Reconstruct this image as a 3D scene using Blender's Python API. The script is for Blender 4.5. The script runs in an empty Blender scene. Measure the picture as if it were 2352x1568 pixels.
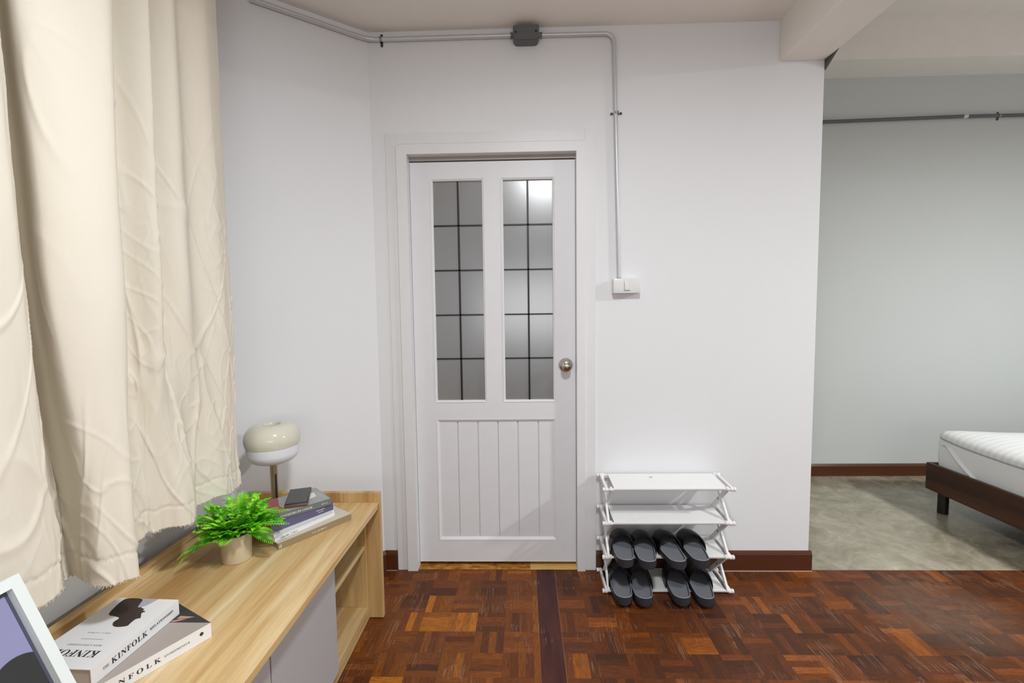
import bpy, bmesh, math, random
from mathutils import Vector, Matrix, noise as mn

sc = bpy.context.scene
COL = sc.collection
PI = math.pi

# ------------------------------------------------------------------ camera, light, exposure
def make_camera():
    yaw, pitch, roll = -0.0257, 0.0697, -0.0128
    f = 1053.15
    cy, sy = math.cos(yaw), math.sin(yaw)
    fwd = Vector((sy*math.cos(pitch), cy*math.cos(pitch), -math.sin(pitch)))
    r = Vector((cy, -sy, 0)); u = r.cross(fwd)
    c, s = math.cos(roll), math.sin(roll)
    r2 = c*r + s*u; u2 = -s*r + c*u
    cd = bpy.data.cameras.new('camera'); cam = bpy.data.objects.new('camera', cd); COL.objects.link(cam)
    M = Matrix((r2, u2, -fwd)).transposed().to_4x4(); M.translation = Vector((0, 0, 1.276))
    cam.matrix_world = M
    cd.sensor_width = 36; cd.lens = 36*f/2352; cd.clip_start = .02
    sc.camera = cam
make_camera()

w = bpy.data.worlds.new('world'); sc.world = w; w.use_nodes = True
w.node_tree.nodes['Background'].inputs[0].default_value = (.9, .95, 1, 1)
w.node_tree.nodes['Background'].inputs[1].default_value = 0.03
sc.view_settings.view_transform = 'Standard'; sc.view_settings.look = 'None'
sc.view_settings.gamma = 1; sc.view_settings.use_curve_mapping = False
sc.view_settings.exposure = 0.04

def lamp(name, loc, size, watts, col):
    l = bpy.data.lights.new(name, 'AREA'); l.shape = 'DISK'; l.size = size; l.energy = watts; l.color = col
    o = bpy.data.objects.new(name, l); o.location = loc; COL.objects.link(o); return o
lamp('ceiling_lamp_light', (.2, .40, 2.47), .26, 34, (.94, .975, 1))          # room lamp above the viewer
lamp('ceiling_lamp_light', (3.40, .70, 2.50), .26, 94, (.97, 1, .985))          # second lamp, over the bed side
bl = lamp('rear_fill_light', (.6, -2.55, 1.6), 1.6, 35, (.97, .985, 1))         # added soft fill behind the viewer, unseen, brightens ceiling and walls
bl.data.shape = 'RECTANGLE'; bl.data.size = 2.4; bl.data.size_y = 1.5; bl.rotation_euler = (math.radians(108), 0, 0)

# ------------------------------------------------------------------ materials
def lin(c):
    return tuple(((v/255)/12.92 if v/255 <= .04045 else ((v/255+.055)/1.055)**2.4) for v in c) + (1,)

class NT:
    def __init__(s, name):
        s.m = bpy.data.materials.new(name); s.m.use_nodes = True; s.t = s.m.node_tree
        s.b = s.t.nodes['Principled BSDF']
    def n(s, typ, **kw):
        nd = s.t.nodes.new(typ)
        for k, v in kw.items(): setattr(nd, k, v)
        return nd
    def l(s, a, b): s.t.links.new(a, b)
    def math(s, op, a, b=None, c=None):
        nd = s.n('ShaderNodeMath', operation=op)
        for i, v in enumerate((a, b, c)):
            if v is None: continue
            if isinstance(v, (int, float)): nd.inputs[i].default_value = v
            else: s.l(v, nd.inputs[i])
        return nd.outputs[0]
    def obj(s): return s.n('ShaderNodeTexCoord').outputs['Object']
    def mapping(s, vec, scale, rot=(0, 0, 0), loc=(0, 0, 0)):
        m = s.n('ShaderNodeMapping'); s.l(vec, m.inputs[0]); m.inputs['Scale'].default_value = scale
        m.inputs['Rotation'].default_value = rot; m.inputs['Location'].default_value = loc
        return m.outputs[0]
    def noise(s, vec, scale, detail=3, rough=.5, dist=0):
        nd = s.n('ShaderNodeTexNoise'); s.l(vec, nd.inputs['Vector'])
        nd.inputs['Scale'].default_value = scale; nd.inputs['Detail'].default_value = detail
        nd.inputs['Roughness'].default_value = rough; nd.inputs['Distortion'].default_value = dist
        return nd.outputs['Fac']
    def ramp(s, fac, stops, interp='LINEAR'):
        r = s.n('ShaderNodeValToRGB'); s.l(fac, r.inputs[0]); r.color_ramp.interpolation = interp
        e = r.color_ramp.elements
        while len(e) < len(stops): e.new(.5)
        for i, (p, c) in enumerate(stops): e[i].position = p; e[i].color = c if len(c) == 4 else lin(c)
        return r.outputs[0]
    def mix(s, fac, a, b, mode='MIX'):
        m = s.n('ShaderNodeMix', data_type='RGBA', blend_type=mode)
        for sock, v in ((m.inputs[0], fac), (m.inputs[6], a), (m.inputs[7], b)):
            if isinstance(v, (int, float)): sock.default_value = v
            elif isinstance(v, tuple): sock.default_value = v
            else: s.l(v, sock)
        return m.outputs[2]
    def bump(s, h, strength=.3, dist=.002):
        b = s.n('ShaderNodeBump'); b.inputs['Strength'].default_value = strength; b.inputs['Distance'].default_value = dist
        s.l(h, b.inputs['Height']); s.l(b.outputs[0], s.b.inputs['Normal'])
    def set(s, **kw):
        for k, v in kw.items():
            k = {'rough': 'Roughness', 'metal': 'Metallic', 'color': 'Base Color', 'spec': 'Specular IOR Level', 'trans': 'Transmission Weight',
                 'coat': 'Coat Weight', 'sss': 'Subsurface Weight', 'ior': 'IOR', 'alpha': 'Alpha'}[k]
            if hasattr(v, 'is_output'): s.l(v, s.b.inputs[k])
            else: s.b.inputs[k].default_value = v
        return s

def plain(name, rgb, rough=.5, metal=0, spec=.5, bump=None, var=.03):
    t = NT(name); c = lin(rgb)
    f = t.noise(t.obj(), 14, 3)
    dk = tuple(v*(1-var) for v in c[:3]) + (1,); lt = tuple(min(1, v*(1+var)) for v in c[:3]) + (1,)
    t.set(color=t.mix(f, dk, lt), rough=rough, metal=metal, spec=spec)
    if bump: t.bump(t.noise(t.obj(), bump[0], 4), bump[1], bump[2])
    return t.m

def wall_mat(name, rgb):
    t = NT(name); o = t.obj(); c = lin(rgb)
    f = t.noise(o, 3, 3)
    t.set(color=t.mix(f, tuple(v*.97 for v in c[:3])+(1,), c), rough=.62, spec=.3)
    h = t.math('ADD', t.noise(t.mapping(o, (1, 1, 2.2)), 110, 3), t.noise(o, 35, 2))
    t.bump(h, .12, .0015)
    return t.m

def wood_mat(name, axis, base, light, dark, scale=1.0, rough=.38):
    """long grained laminate; axis = direction of the grain"""
    t = NT(name); o = t.obj()
    sc3 = [1, 1, 1]; sc3[axis] = .055
    v = t.mapping(o, tuple(sc3))
    n1 = t.noise(v, 9*scale, 4, .55, .6)
    n2 = t.noise(v, 55*scale, 5, .65)
    n3 = t.noise(t.mapping(o, tuple(q if q < 1 else 1.0 for q in sc3), loc=(3, 5, 1)), 200*scale, 2)
    c1 = t.ramp(n1, [(.34, light), (.46, base), (.53, base), (.66, dark)])
    c2 = t.mix(t.ramp(n2, [(.42, (0, 0, 0)), (.68, (255, 255, 255))]), c1, lin(dark))
    mx = t.mix(.55, c1, c2)
    t.set(color=t.mix(t.math('MULTIPLY', n3, .12), mx, lin(dark)), rough=rough, spec=.4)
    t.bump(n2, .05, .001)
    return t.m

def parquet_mat():
    t = NT('parquet'); o = t.obj()
    S = .1142
    sep = t.n('ShaderNodeSeparateXYZ'); t.l(o, sep.inputs[0])
    x, y = sep.outputs[0], sep.outputs[1]
    right = t.math('GREATER_THAN', x, .10)
    x0 = t.math('ADD', t.math('MULTIPLY', right, .2265), -.0901)           # the grid starts anew right of the long board
    u = t.math('DIVIDE', t.math('SUBTRACT', x, x0), S)
    v = t.math('DIVIDE', t.math('SUBTRACT', y, 2.0782), S)
    # narrow finishing column beside the board
    iu, iv = t.math('FLOOR', u), t.math('FLOOR', v)
    fu, fv = t.math('FRACT', u), t.math('FRACT', v)
    narrow = t.math('MULTIPLY', t.math('GREATER_THAN', x, .0241), t.math('LESS_THAN', x, .0477))
    par = t.math('FLOORED_MODULO', t.math('ADD', iu, iv), 2)
    par = t.math('MAXIMUM', par, narrow)
    def sel(a, b): return t.math('ADD', t.math('MULTIPLY', par, a), t.math('MULTIPLY', t.math('SUBTRACT', 1, par), b))
    across = sel(fu, fv); along = sel(fv, fu)
    fing = t.math('MULTIPLY', across, 4)
    fi, ff = t.math('FLOOR', fing), t.math('FRACT', fing)
    idv = t.n('ShaderNodeCombineXYZ'); t.l(t.math('ADD', t.math('MULTIPLY', iu, 7.13), t.math('MULTIPLY', right, 3.3)), idv.inputs[0])
    t.l(t.math('MULTIPLY', iv, 3.71), idv.inputs[1]); t.l(fi, idv.inputs[2])
    wn = t.n('ShaderNodeTexWhiteNoise', noise_dimensions='3D'); t.l(idv.outputs[0], wn.inputs[0])
    tidv = t.n('ShaderNodeCombineXYZ'); t.l(iu, tidv.inputs[0]); t.l(iv, tidv.inputs[1]); t.l(right, tidv.inputs[2])
    wt = t.n('ShaderNodeTexWhiteNoise', noise_dimensions='3D'); t.l(tidv.outputs[0], wt.inputs[0])
    rnd = t.math('ADD', t.math('MULTIPLY', wn.outputs[0], .55), t.math('MULTIPLY', wt.outputs[0], .45))
    left_c = t.ramp(rnd, [(.08, (88, 48, 26)), (.32, (114, 62, 26)), (.58, (128, 70, 26)), (.76, (146, 84, 26)), (.92, (188, 114, 32))])
    right_c = t.ramp(rnd, [(.08, (70, 40, 26)), (.32, (92, 50, 26)), (.60, (108, 58, 26)), (.78, (124, 66, 26)), (.92, (158, 88, 30))])
    c = t.mix(right, left_c, right_c)
    gv = t.n('ShaderNodeCombineXYZ')
    t.l(t.math('MULTIPLY', across, 9), gv.inputs[0]); t.l(t.math('MULTIPLY', along, .9), gv.inputs[1])
    t.l(t.math('ADD', t.math('MULTIPLY', wn.outputs[0], 50), fi), gv.inputs[2])
    gr = t.noise(gv.outputs[0], 3.2, 5, .7, .3)
    c = t.mix(t.math('MULTIPLY', t.ramp(gr, [(.42, (0, 0, 0)), (.72, (255, 255, 255))]), .72), c, lin((46, 26, 18)))
    # long board
    board = t.math('MULTIPLY', t.math('GREATER_THAN', x, .0477), t.math('LESS_THAN', x, .1364))
    bn = t.noise(t.mapping(o, (1, .08, 1)), 40, 4, .6)
    c = t.mix(board, c, t.ramp(bn, [(.3, (52, 30, 30)), (.5, (70, 36, 32)), (.7, (84, 44, 36))]))
    # joints
    e = t.math('MINIMUM', t.math('MINIMUM', ff, t.math('SUBTRACT', 1, ff)), 1)
    eg = t.math('MULTIPLY', e, .25)
    ea = t.math('MINIMUM', along, t.math('SUBTRACT', 1, along))
    ed = t.math('MINIMUM', eg, ea)
    gap = t.math('LESS_THAN', ed, .0035)
    gap = t.math('MULTIPLY', gap, t.math('SUBTRACT', 1, board))
    c = t.mix(t.math('MULTIPLY', gap, .38), c, lin((40, 22, 16)))
    bj = t.math('LESS_THAN', t.math('ABSOLUTE', t.math('SUBTRACT', x, .1372)), .0012)
    bj = t.math('MAXIMUM', bj, t.math('LESS_THAN', t.math('ABSOLUTE', t.math('SUBTRACT', x, .0477)), .0008))
    c = t.mix(t.math('MULTIPLY', bj, .6), c, lin((140, 108, 92)))
    # wear: dull blotches, fine scratches, pale specks
    bl = t.noise(o, 3.5, 4, .6)
    c = t.mix(t.math('MULTIPLY', t.ramp(bl, [(.45, (0, 0, 0)), (.75, (255, 255, 255))]), .28), c, lin((66, 52, 46)))
    dx = t.math('SUBTRACT', x, 1.72); dy = t.math('SUBTRACT', y, 1.86)
    dd = t.math('ADD', t.math('MULTIPLY', dx, t.math('MULTIPLY', dx, 9)), t.math('MULTIPLY', dy, t.math('MULTIPLY', dy, 14)))
    dust = t.math('MULTIPLY', t.math('SUBTRACT', 1, t.math('MINIMUM', dd, 1)), t.math('ADD', t.noise(o, 16, 5, .7), -.15))
    c = t.mix(t.math('MULTIPLY', dust, .75), c, lin((138, 122, 108)))
    scr = None
    for rot, sx, sy, th, sd in ((.9, 90, 3, .018, 1), (-.35, 80, 2.6, .016, 5), (1.35, 70, 3, .018, 9)):
        m = t.mapping(o, (sx, sy, 1), rot=(0, 0, rot), loc=(sd, sd, 0))
        nn = t.noise(m, 1, 1, .5)
        line = t.math('LESS_THAN', t.math('ABSOLUTE', t.math('SUBTRACT', nn, .5)), th)
        mask = t.math('GREATER_THAN', t.noise(t.mapping(o, (1, 1, 1), loc=(sd*3, 0, 0)), 5.5, 2), .60)
        q = t.math('MULTIPLY', line, mask)
        scr = q if scr is None else t.math('MAXIMUM', scr, q)
    c = t.mix(t.math('MULTIPLY', scr, .34), c, lin((150, 120, 100)))
    vo = t.n('ShaderNodeTexVoronoi', feature='F1'); t.l(o, vo.inputs['Vector']); vo.inputs['Scale'].default_value = 16
    spk = t.math('LESS_THAN', vo.outputs['Distance'], .022)
    c = t.mix(t.math('MULTIPLY', spk, .8), c, lin((200, 180, 150)))
    t.set(color=c, rough=t.math('ADD', .30, t.math('MULTIPLY', bl, .22)), spec=.20)
    t.bump(t.math('SUBTRACT', t.math('MULTIPLY', gr, .2), gap), .25, .0008)
    return t.m

def concrete_mat():
    t = NT('polished_cement'); o = t.obj()
    n1 = t.noise(o, 1.9, 5, .6, 2.6)
    n2 = t.noise(o, 5.5, 8, .68, 3.2)
    f = t.math('ADD', t.math('MULTIPLY', n1, .55), t.math('MULTIPLY', n2, .45))
    c = t.ramp(f, [(.30, (110, 104, 88)), (.44, (146, 139, 120)), (.56, (170, 162, 142)), (.70, (196, 191, 174))])
    t.set(color=c, rough=t.math('ADD', .16, t.math('MULTIPLY', n2, .2)), spec=.5)
    t.bump(n2, .06, .002)
    return t.m

def fabric_mat():
    t = NT('cream_cotton'); o = t.obj()
    f = t.noise(o, 2.5, 3)
    wv = t.noise(t.mapping(o, (1, 6, .4)), 160, 2)
    c = t.mix(f, lin((249, 243, 228)), lin((251, 247, 237)))
    c = t.mix(t.math('MULTIPLY', wv, .10), c, lin((226, 214, 190)))
    t.set(color=c, rough=.85, spec=.15)
    tr = t.n('ShaderNodeBsdfTranslucent'); tr.inputs[0].default_value = lin((244, 216, 148))
    ms = t.n('ShaderNodeMixShader'); ms.inputs[0].default_value = .21
    t.l(t.b.outputs[0], ms.inputs[1]); t.l(tr.outputs[0], ms.inputs[2])
    t.l(ms.outputs[0], t.t.nodes['Material Output'].inputs[0])
    cr = t.noise(t.mapping(o, (1, 1.6, .5), rot=(.5, 0, 0)), 17, 4, .6, .8)
    h = t.math('ADD', t.math('MULTIPLY', cr, 1.0), t.math('MULTIPLY', wv, .06))
    t.bump(h, .14, .008)
    return t.m

def glass_mat():
    t = NT('frosted_glass'); o = t.obj()
    f = t.noise(o, 300, 3)
    t.set(color=lin((132, 134, 136)), rough=.30, spec=.8, coat=1.0)
    t.b.inputs['Coat Roughness'].default_value = .20; t.b.inputs['Coat IOR'].default_value = 2.1
    t.b.inputs['Transmission Weight'].default_value = .25
    t.bump(f, .12, .0008)
    return t.m

def striped_sheet():
    t = NT('striped_sheet'); o = t.obj()
    sep = t.n('ShaderNodeSeparateXYZ'); t.l(o, sep.inputs[0])
    s = t.math('SINE', t.math('MULTIPLY', sep.outputs[1], 2*PI/.036))
    f = t.math('GREATER_THAN', s, 0.0)
    c = t.mix(f, lin((238, 239, 240)), lin((247, 248, 248)))
    t.set(color=c, rough=t.math('SUBTRACT', .75, t.math('MULTIPLY', f, .3)), spec=.35)
    t.bump(t.math('ADD', t.math('MULTIPLY', s, .25), t.noise(o, 9, 4)), .25, .004)
    return t.m

M = {}
M['wall'] = wall_mat('white_wall', (234, 235, 238))
M['bedwall'] = wall_mat('bedroom_wall', (208, 211, 210))
M['ceil'] = plain('ceiling_paint', (242, 237, 230), .8, spec=.2, bump=(60, .1, .001))
M['white'] = plain('white_door_paint', (226, 226, 230), .42, bump=(70, .06, .001))
M['frame'] = plain('white_frame_paint', (228, 228, 230), .40, bump=(90, .05, .001))
M['glass'] = glass_mat()
M['black'] = plain('black_strip', (14, 14, 15), .4)
M['parquet'] = parquet_mat()
M['cement'] = concrete_mat()
M['skirt'] = plain('brown_tile', (84, 46, 28), .30, var=.12)
M['grout'] = plain('pale_grout', (190, 160, 145), .8)
M['chrome'] = plain('brushed_steel', (190, 186, 178), .16, 1)
M['pipe'] = plain('galvanised_pipe', (206, 206, 209), .34, .35)
M['zinc'] = plain('zinc_strap', (150, 160, 158), .35, .8)
M['grey_plastic'] = plain('grey_plastic', (100, 101, 103), .6)
M['dark_grey'] = plain('dark_grey_paint', (92, 91, 92), .6)
M['swplastic'] = plain('white_plastic', (228, 228, 228), .3)
M['oak_y'] = wood_mat('oak_laminate_long', 1, (216, 186, 134), (234, 214, 174), (178, 130, 72))
M['oak_z'] = wood_mat('oak_laminate_upright', 2, (208, 176, 122), (222, 196, 148), (172, 132, 80))
M['oak_edge'] = wood_mat('oak_laminate_edge', 1, (206, 178, 130), (220, 196, 150), (176, 142, 92), 1.6)
M['greige'] = plain('grey_door_laminate', (180, 177, 179), .5, bump=(260, .08, .0006))
M['curtain'] = fabric_mat()
M['rack'] = plain('white_rack_plastic', (236, 236, 236), .35)
M['rackgrey'] = plain('grey_washer', (120, 116, 112), .5)
M['sole'] = plain('dark_sole', (44, 46, 53), .55, bump=(120, .1, .001))
M['footbed'] = plain('grey_footbed', (112, 115, 122), .6, bump=(160, .12, .0006))
M['rim_highlight'] = plain('rim_highlight_grey', (150, 152, 158), .45)  # paler than the sole: the highlight along the edge is put into the colour
M['strap'] = plain('black_strap', (13, 13, 14), .38, spec=.28)
M['bedwood'] = wood_mat('dark_walnut', 0, (80, 48, 32), (100, 62, 42), (54, 32, 23), 1.0, .4)
M['bedwood_y'] = wood_mat('dark_walnut_side', 1, (80, 48, 32), (100, 62, 42), (54, 32, 23), 1.0, .4)
M['sheet'] = striped_sheet()
M['sheet_side'] = plain('white_sheet', (238, 239, 240), .75, bump=(9, .3, .006))
M['piping'] = plain('grey_piping', (172, 174, 176), .7)
M['lamp_top'] = plain('cream_gloss', (214, 212, 196), .12)
M['lamp_low'] = plain('opal_white', (228, 229, 236), .25)
M['champagne'] = plain('champagne_metal', (186, 174, 148), .28, .85)
M['pot'] = plain('tan_ceramic', (202, 184, 154), .45, bump=(90, .06, .0006))
M['moss_shade'] = plain('moss_shade_dark', (18, 22, 16), .9)
def leaf_mat():
    t = NT('bright_leaf'); o = t.obj()
    n = t.noise(o, 26, 2)
    c = t.ramp(n, [(.30, (52, 140, 14)), (.44, (100, 200, 24)), (.58, (150, 226, 48)), (.74, (200, 238, 110))])
    t.set(color=c, rough=.40, spec=.4)
    return t.m
M['leaf'] = leaf_mat()
M['paper'] = plain('white_cover', (234, 234, 236), .4)
M['pages'] = plain('page_edges', (200, 192, 188), .8, bump=(500, .2, .0006))
M['ink'] = plain('dark_ink', (48, 50, 54), .5)
M['greyink'] = plain('grey_ink', (130, 132, 134), .5)
M['whiteink'] = plain('white_ink', (232, 230, 224), .5)
M['charcoal'] = plain('charcoal_print', (46, 48, 50), .45)
M['brownhair'] = plain('brown_print', (58, 48, 46), .45, var=.3)
M['lav'] = plain('pale_lavender_print', (178, 176, 190), .45)
M['taupe'] = plain('taupe_print', (168, 158, 152), .45)
M['pinkprint'] = plain('pink_print', (186, 142, 134), .45)
M['beigebook'] = plain('beige_cover', (206, 198, 182), .45)
M['khaki'] = plain('khaki_spine', (148, 132, 100), .5)
M['purple'] = plain('purple_cover', (96, 92, 122), .45)
M['orangeedge'] = plain('orange_brown_edge', (170, 118, 72), .6)
M['greygreen'] = plain('grey_green_cover', (112, 120, 118), .4)
M['redprint'] = plain('red_print', (160, 84, 92), .4, var=.25)
M['photogrey'] = plain('grey_photo_print', (160, 162, 166), .35, var=.2)
M['phone'] = plain('phone_screen', (44, 48, 52), .12, var=.25)
M['phonecase'] = plain('brown_phone_case', (112, 82, 62), .45, var=.3)
M['phoneback'] = plain('phone_rim', (36, 34, 34), .4)
M['pframe'] = plain('off_white_frame', (226, 232, 230), .4)
M['lavender'] = plain('lavender_print', (140, 139, 176), .6)
M['darkshape'] = plain('near_black_print', (42, 42, 43), .6)
M['mount'] = plain('dark_mount', (70, 72, 92), .6)
def threshold_mat():
    t = NT('worn_threshold'); o = t.obj()
    sep = t.n('ShaderNodeSeparateXYZ'); t.l(o, sep.inputs[0])
    n = t.noise(t.mapping(o, (1, 2.5, 1)), 22, 5, .7, .5)
    a = t.ramp(n, [(.32, (104, 60, 30)), (.50, (176, 118, 48)), (.66, (214, 168, 80))])
    b = t.ramp(t.noise(t.mapping(o, (1, 9, 1)), 12, 3), [(.3, (214, 166, 88)), (.7, (236, 198, 124))])
    t.set(color=t.mix(t.math('GREATER_THAN', sep.outputs[0], .02), a, b), rough=.45)
    return t.m
M['thresh'] = threshold_mat()

# ------------------------------------------------------------------ mesh helpers
def new(): return bmesh.new()
def box(bm, x0, x1, y0, y1, z0, z1, bev=0, seg=2):
    r = bmesh.ops.create_cube(bm, size=1)
    vs = r['verts']
    for v in vs:
        v.co = Vector((x0+(v.co.x+.5)*(x1-x0), y0+(v.co.y+.5)*(y1-y0), z0+(v.co.z+.5)*(z1-z0)))
    if bev:
        es = list({e for v in vs for e in v.link_edges})
        bmesh.ops.bevel(bm, geom=es, offset=bev, segments=seg, affect='EDGES', profile=.5)
def tube(bm, pts, r, seg=14, cap=True):
    pts = [Vector(p) for p in pts]; rings = []
    rr = r if isinstance(r, (list, tuple)) else [r]*len(pts)
    up = None
    for i, p in enumerate(pts):
        t = (pts[min(i+1, len(pts)-1)] - pts[max(i-1, 0)]).normalized()
        if up is None:
            up = Vector((0, 0, 1)) if abs(t.z) < .9 else Vector((1, 0, 0))
        a = t.cross(up).normalized(); b = a.cross(t).normalized(); up = b
        rings.append([bm.verts.new(p + rr[i]*(math.cos(2*PI*k/seg)*a + math.sin(2*PI*k/seg)*b)) for k in range(seg)])
    for A, B in zip(rings, rings[1:]):
        for k in range(seg): bm.faces.new((A[k], A[(k+1) % seg], B[(k+1) % seg], B[k]))
    if cap:
        bm.faces.new(rings[0][::-1]); bm.faces.new(rings[-1])
def lathe(bm, prof, c=(0, 0, 0), seg=40, axis='z', closed=False):
    c = Vector(c); rings = []
    for r, h in prof:
        ring = []
        for k in range(seg):
            a = 2*PI*k/seg
            if axis == 'z': p = Vector((r*math.cos(a), r*math.sin(a), h))
            elif axis == 'y': p = Vector((r*math.cos(a), h, r*math.sin(a)))
            else: p = Vector((h, r*math.cos(a), r*math.sin(a)))
            ring.append(bm.verts.new(c+p))
        rings.append(ring)
    for A, B in zip(rings, rings[1:]):
        for k in range(seg): bm.faces.new((A[k], A[(k+1) % seg], B[(k+1) % seg], B[k]))
    if closed:
        A, B = rings[-1], rings[0]
        for k in range(seg): bm.faces.new((A[k], A[(k+1) % seg], B[(k+1) % seg], B[k]))
    else:
        bm.faces.new(rings[0][::-1]); bm.faces.new(rings[-1])
def prism(bm, poly, z0, z1, f=lambda x, y, z: (x, y, z)):
    a = [bm.verts.new(f(x, y, z0)) for x, y in poly]; b = [bm.verts.new(f(x, y, z1)) for x, y in poly]
    n = len(poly)
    bm.faces.new(a[::-1]); bm.faces.new(b)
    for i in range(n): bm.faces.new((a[i], a[(i+1) % n], b[(i+1) % n], b[i]))
def obj(name, bm, mat, parent=None, smooth=False, ang=40):
    bmesh.ops.recalc_face_normals(bm, faces=bm.faces)
    me = bpy.data.meshes.new(name); bm.to_mesh(me); bm.free()
    if smooth:
        for p in me.polygons: p.use_smooth = True
        me.set_sharp_from_angle(angle=math.radians(ang))
    me.materials.append(mat)
    o = bpy.data.objects.new(name, me); COL.objects.link(o)
    if parent: o.parent = parent
    return o
def tag(o, label=None, cat=None, group=None, kind=None):
    if label: o['label'] = label
    if cat: o['category'] = cat
    if group: o['group'] = group
    if kind: o['kind'] = kind
    return o
def thing(name, label, cat, loc=(0, 0, 0), rz=0, group=None, rot=None):
    o = bpy.data.objects.new(name, None); COL.objects.link(o); o.location = loc
    o.rotation_euler = rot if rot else (0, 0, rz); o.empty_display_size = .05
    return tag(o, label, cat, group)
def struct(name, bm, mat, label=None, **k):
    o = obj(name, bm, mat, **k); o['kind'] = 'structure'
    if label: o['label'] = label
    return o
def serif(s):
    out = ''
    for ch in s:
        out += chr(0x1D400+ord(ch)-65) if 'A' <= ch <= 'Z' else (chr(0x1D41A+ord(ch)-97) if 'a' <= ch <= 'z' else ch)
    return out
def text(name, s, mat, parent, width, height, M4, serf=True, spacing=1.0, th=.0002):
    """lettering as a thin raised mesh; local x runs 0..width, y 0..height before M4"""
    cu = bpy.data.curves.new(name, 'FONT'); cu.body = serif(s) if serf else s; cu.resolution_u = 3
    cu.space_character = spacing
    tmp = bpy.data.objects.new(name, cu); COL.objects.link(tmp)
    bpy.context.view_layer.update()
    dg = bpy.context.evaluated_depsgraph_get()
    me = bpy.data.meshes.new_from_object(tmp.evaluated_get(dg))
    bpy.data.objects.remove(tmp)
    if len(me.vertices) == 0: return None
    xs = [v.co.x for v in me.vertices]; ys = [v.co.y for v in me.vertices]
    x0, x1, y0, y1 = min(xs), max(xs), min(ys), max(ys)
    bm = bmesh.new(); bm.from_mesh(me)
    for v in bm.verts:
        v.co = Vector(((v.co.x-x0)/(x1-x0)*width, (v.co.y-y0)/(y1-y0)*height, 0))
    r = bmesh.ops.extrude_face_region(bm, geom=bm.faces[:])
    for v in [g for g in r['geom'] if isinstance(g, bmesh.types.BMVert)]: v.co.z += th
    bmesh.ops.recalc_face_normals(bm, faces=bm.faces)
    bm.transform(M4)
    m2 = bpy.data.meshes.new(name); bm.to_mesh(m2); bm.free(); m2.materials.clear(); m2.materials.append(mat)
    o = bpy.data.objects.new(name, m2); COL.objects.link(o); o.parent = parent
    return o
def small_print(name, words, mat, parent, width, height, M4):
    """print too small to read in the photo: letter-sized strokes grouped into words"""
    rnd = random.Random(len(name)*7+int(width*1e4)); bm = bmesh.new(); n = sum(words)+len(words)-1; p = width/n; x = 0
    for wd in words:
        for _ in range(wd):
            h = height*rnd.choice((1, .72, .72, .78)); st = p*.24
            box(bm, x+p*.10, x+p*.10+st, 0, h, 0, .0002)
            k = rnd.random()
            if k < .6: box(bm, x+p*.62, x+p*.62+st, 0, h*rnd.choice((1, .7)), 0, .0002)
            if k > .3: y = h*rnd.choice((.0, .42, .84)); box(bm, x+p*.34, x+p*.62, y, y+h*.16, 0, .0002)
            x += p
        x += p
    bm.transform(M4); return obj(name, bm, mat, parent)
def basis(o, ex, ey):
    ex = Vector(ex).normalized(); ey = Vector(ey).normalized(); ez = ex.cross(ey)
    m = Matrix((ex, ey, ez)).transposed().to_4x4(); m.translation = Vector(o); return m

# ------------------------------------------------------------------ room shell
D = 2.173; CZ = 2.547
bm = new(); box(bm, -1.3, 5.2, -2.6, 2.172, -.05, 0); 
struct('floor', bm, M['parquet'], 'worn red-brown mosaic parquet with one long dark board')
bm = new(); box(bm, 1.0, 5.2, 2.172, 3.6, -.05, 0); struct('floor_bedroom', bm, M['cement'], 'grey polished cement floor with trowel swirls')

DX0, DX1, DZ1 = -.532, .250, 1.996        # clear opening
T = .11
def wallseg(bm, x0, x1, z0, z1): box(bm, x0, x1, D, D+T, z0, z1)
bm = new()
box(bm, -.82, DX0-.045, D, D+T, 0, CZ+.05); box(bm, DX1+.036, 1.3624, D, D+T, 0, CZ+.75)
box(bm, DX0-.045, DX1+.036, D, D+T, DZ1+.045, CZ+.05)
struct('wall_front', bm, M['wall'], 'white wall with the panelled door')
# slanted wall between the window wall and the door wall
a = Vector((-.699, D)); b = Vector((-1.18, 1.7957)); n = Vector((b-a)).orthogonal().normalized()
if n.y < 0: n = -n
bm = new(); prism(bm, [(a.x, a.y), (b.x, b.y), (b.x+n.x*.1-.05, b.y+n.y*.1), (a.x+n.x*.1, a.y+n.y*.1)], 0, CZ+.05)
struct('wall_slanted', bm, M['wall'], 'white slanted wall beside the curtain')
bm = new(); box(bm, -1.28, -1.18, -2.6, 1.80, 0, CZ+.05); struct('wall_left', bm, M['wall'], 'white wall behind the curtain')
bm = new(); box(bm, -1.25, 5.2, -2.7, -2.6, 0, 3.3); struct('wall_back', bm, M['wall'])
bm = new(); box(bm, 4.9, 5.0, -2.6, 3.6, 0, 3.3); struct('wall_right', bm, M['bedwall'])
bm = new(); box(bm, .95, 5.0, 3.427, 3.53, 0, 2.885); struct('wall_bedroom', bm, M['bedwall'], 'pale grey-green wall of the sleeping area')
bm = new(); box(bm, .95, 1.05, D+T, 3.53, 0, 3.3); struct('wall_partition', bm, M['bedwall'])
bm = new(); box(bm, -1.3, 1.20, -2.6, D+T, CZ, CZ+.06); struct('ceiling', bm, M['ceil'], 'low white ceiling of the entrance side')
bm = new(); box(bm, 1.20, 5.0, -2.6, 3.53, 3.142, 3.2); struct('ceiling_bedroom', bm, M['ceil'], 'higher ceiling over the bed side')
bm = new(); box(bm, 1.162, 1.363, -2.6, D+.002, 2.372, 3.142, .006); struct('trim_1', bm, M['ceil'], 'boxed ceiling beam running towards the viewer')
bm = new(); box(bm, 1.05, 4.9, 3.18, 3.53, 2.88, 3.142); struct('trim_2', bm, M['ceil'], 'beam across the far end of the sleeping area')
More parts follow.
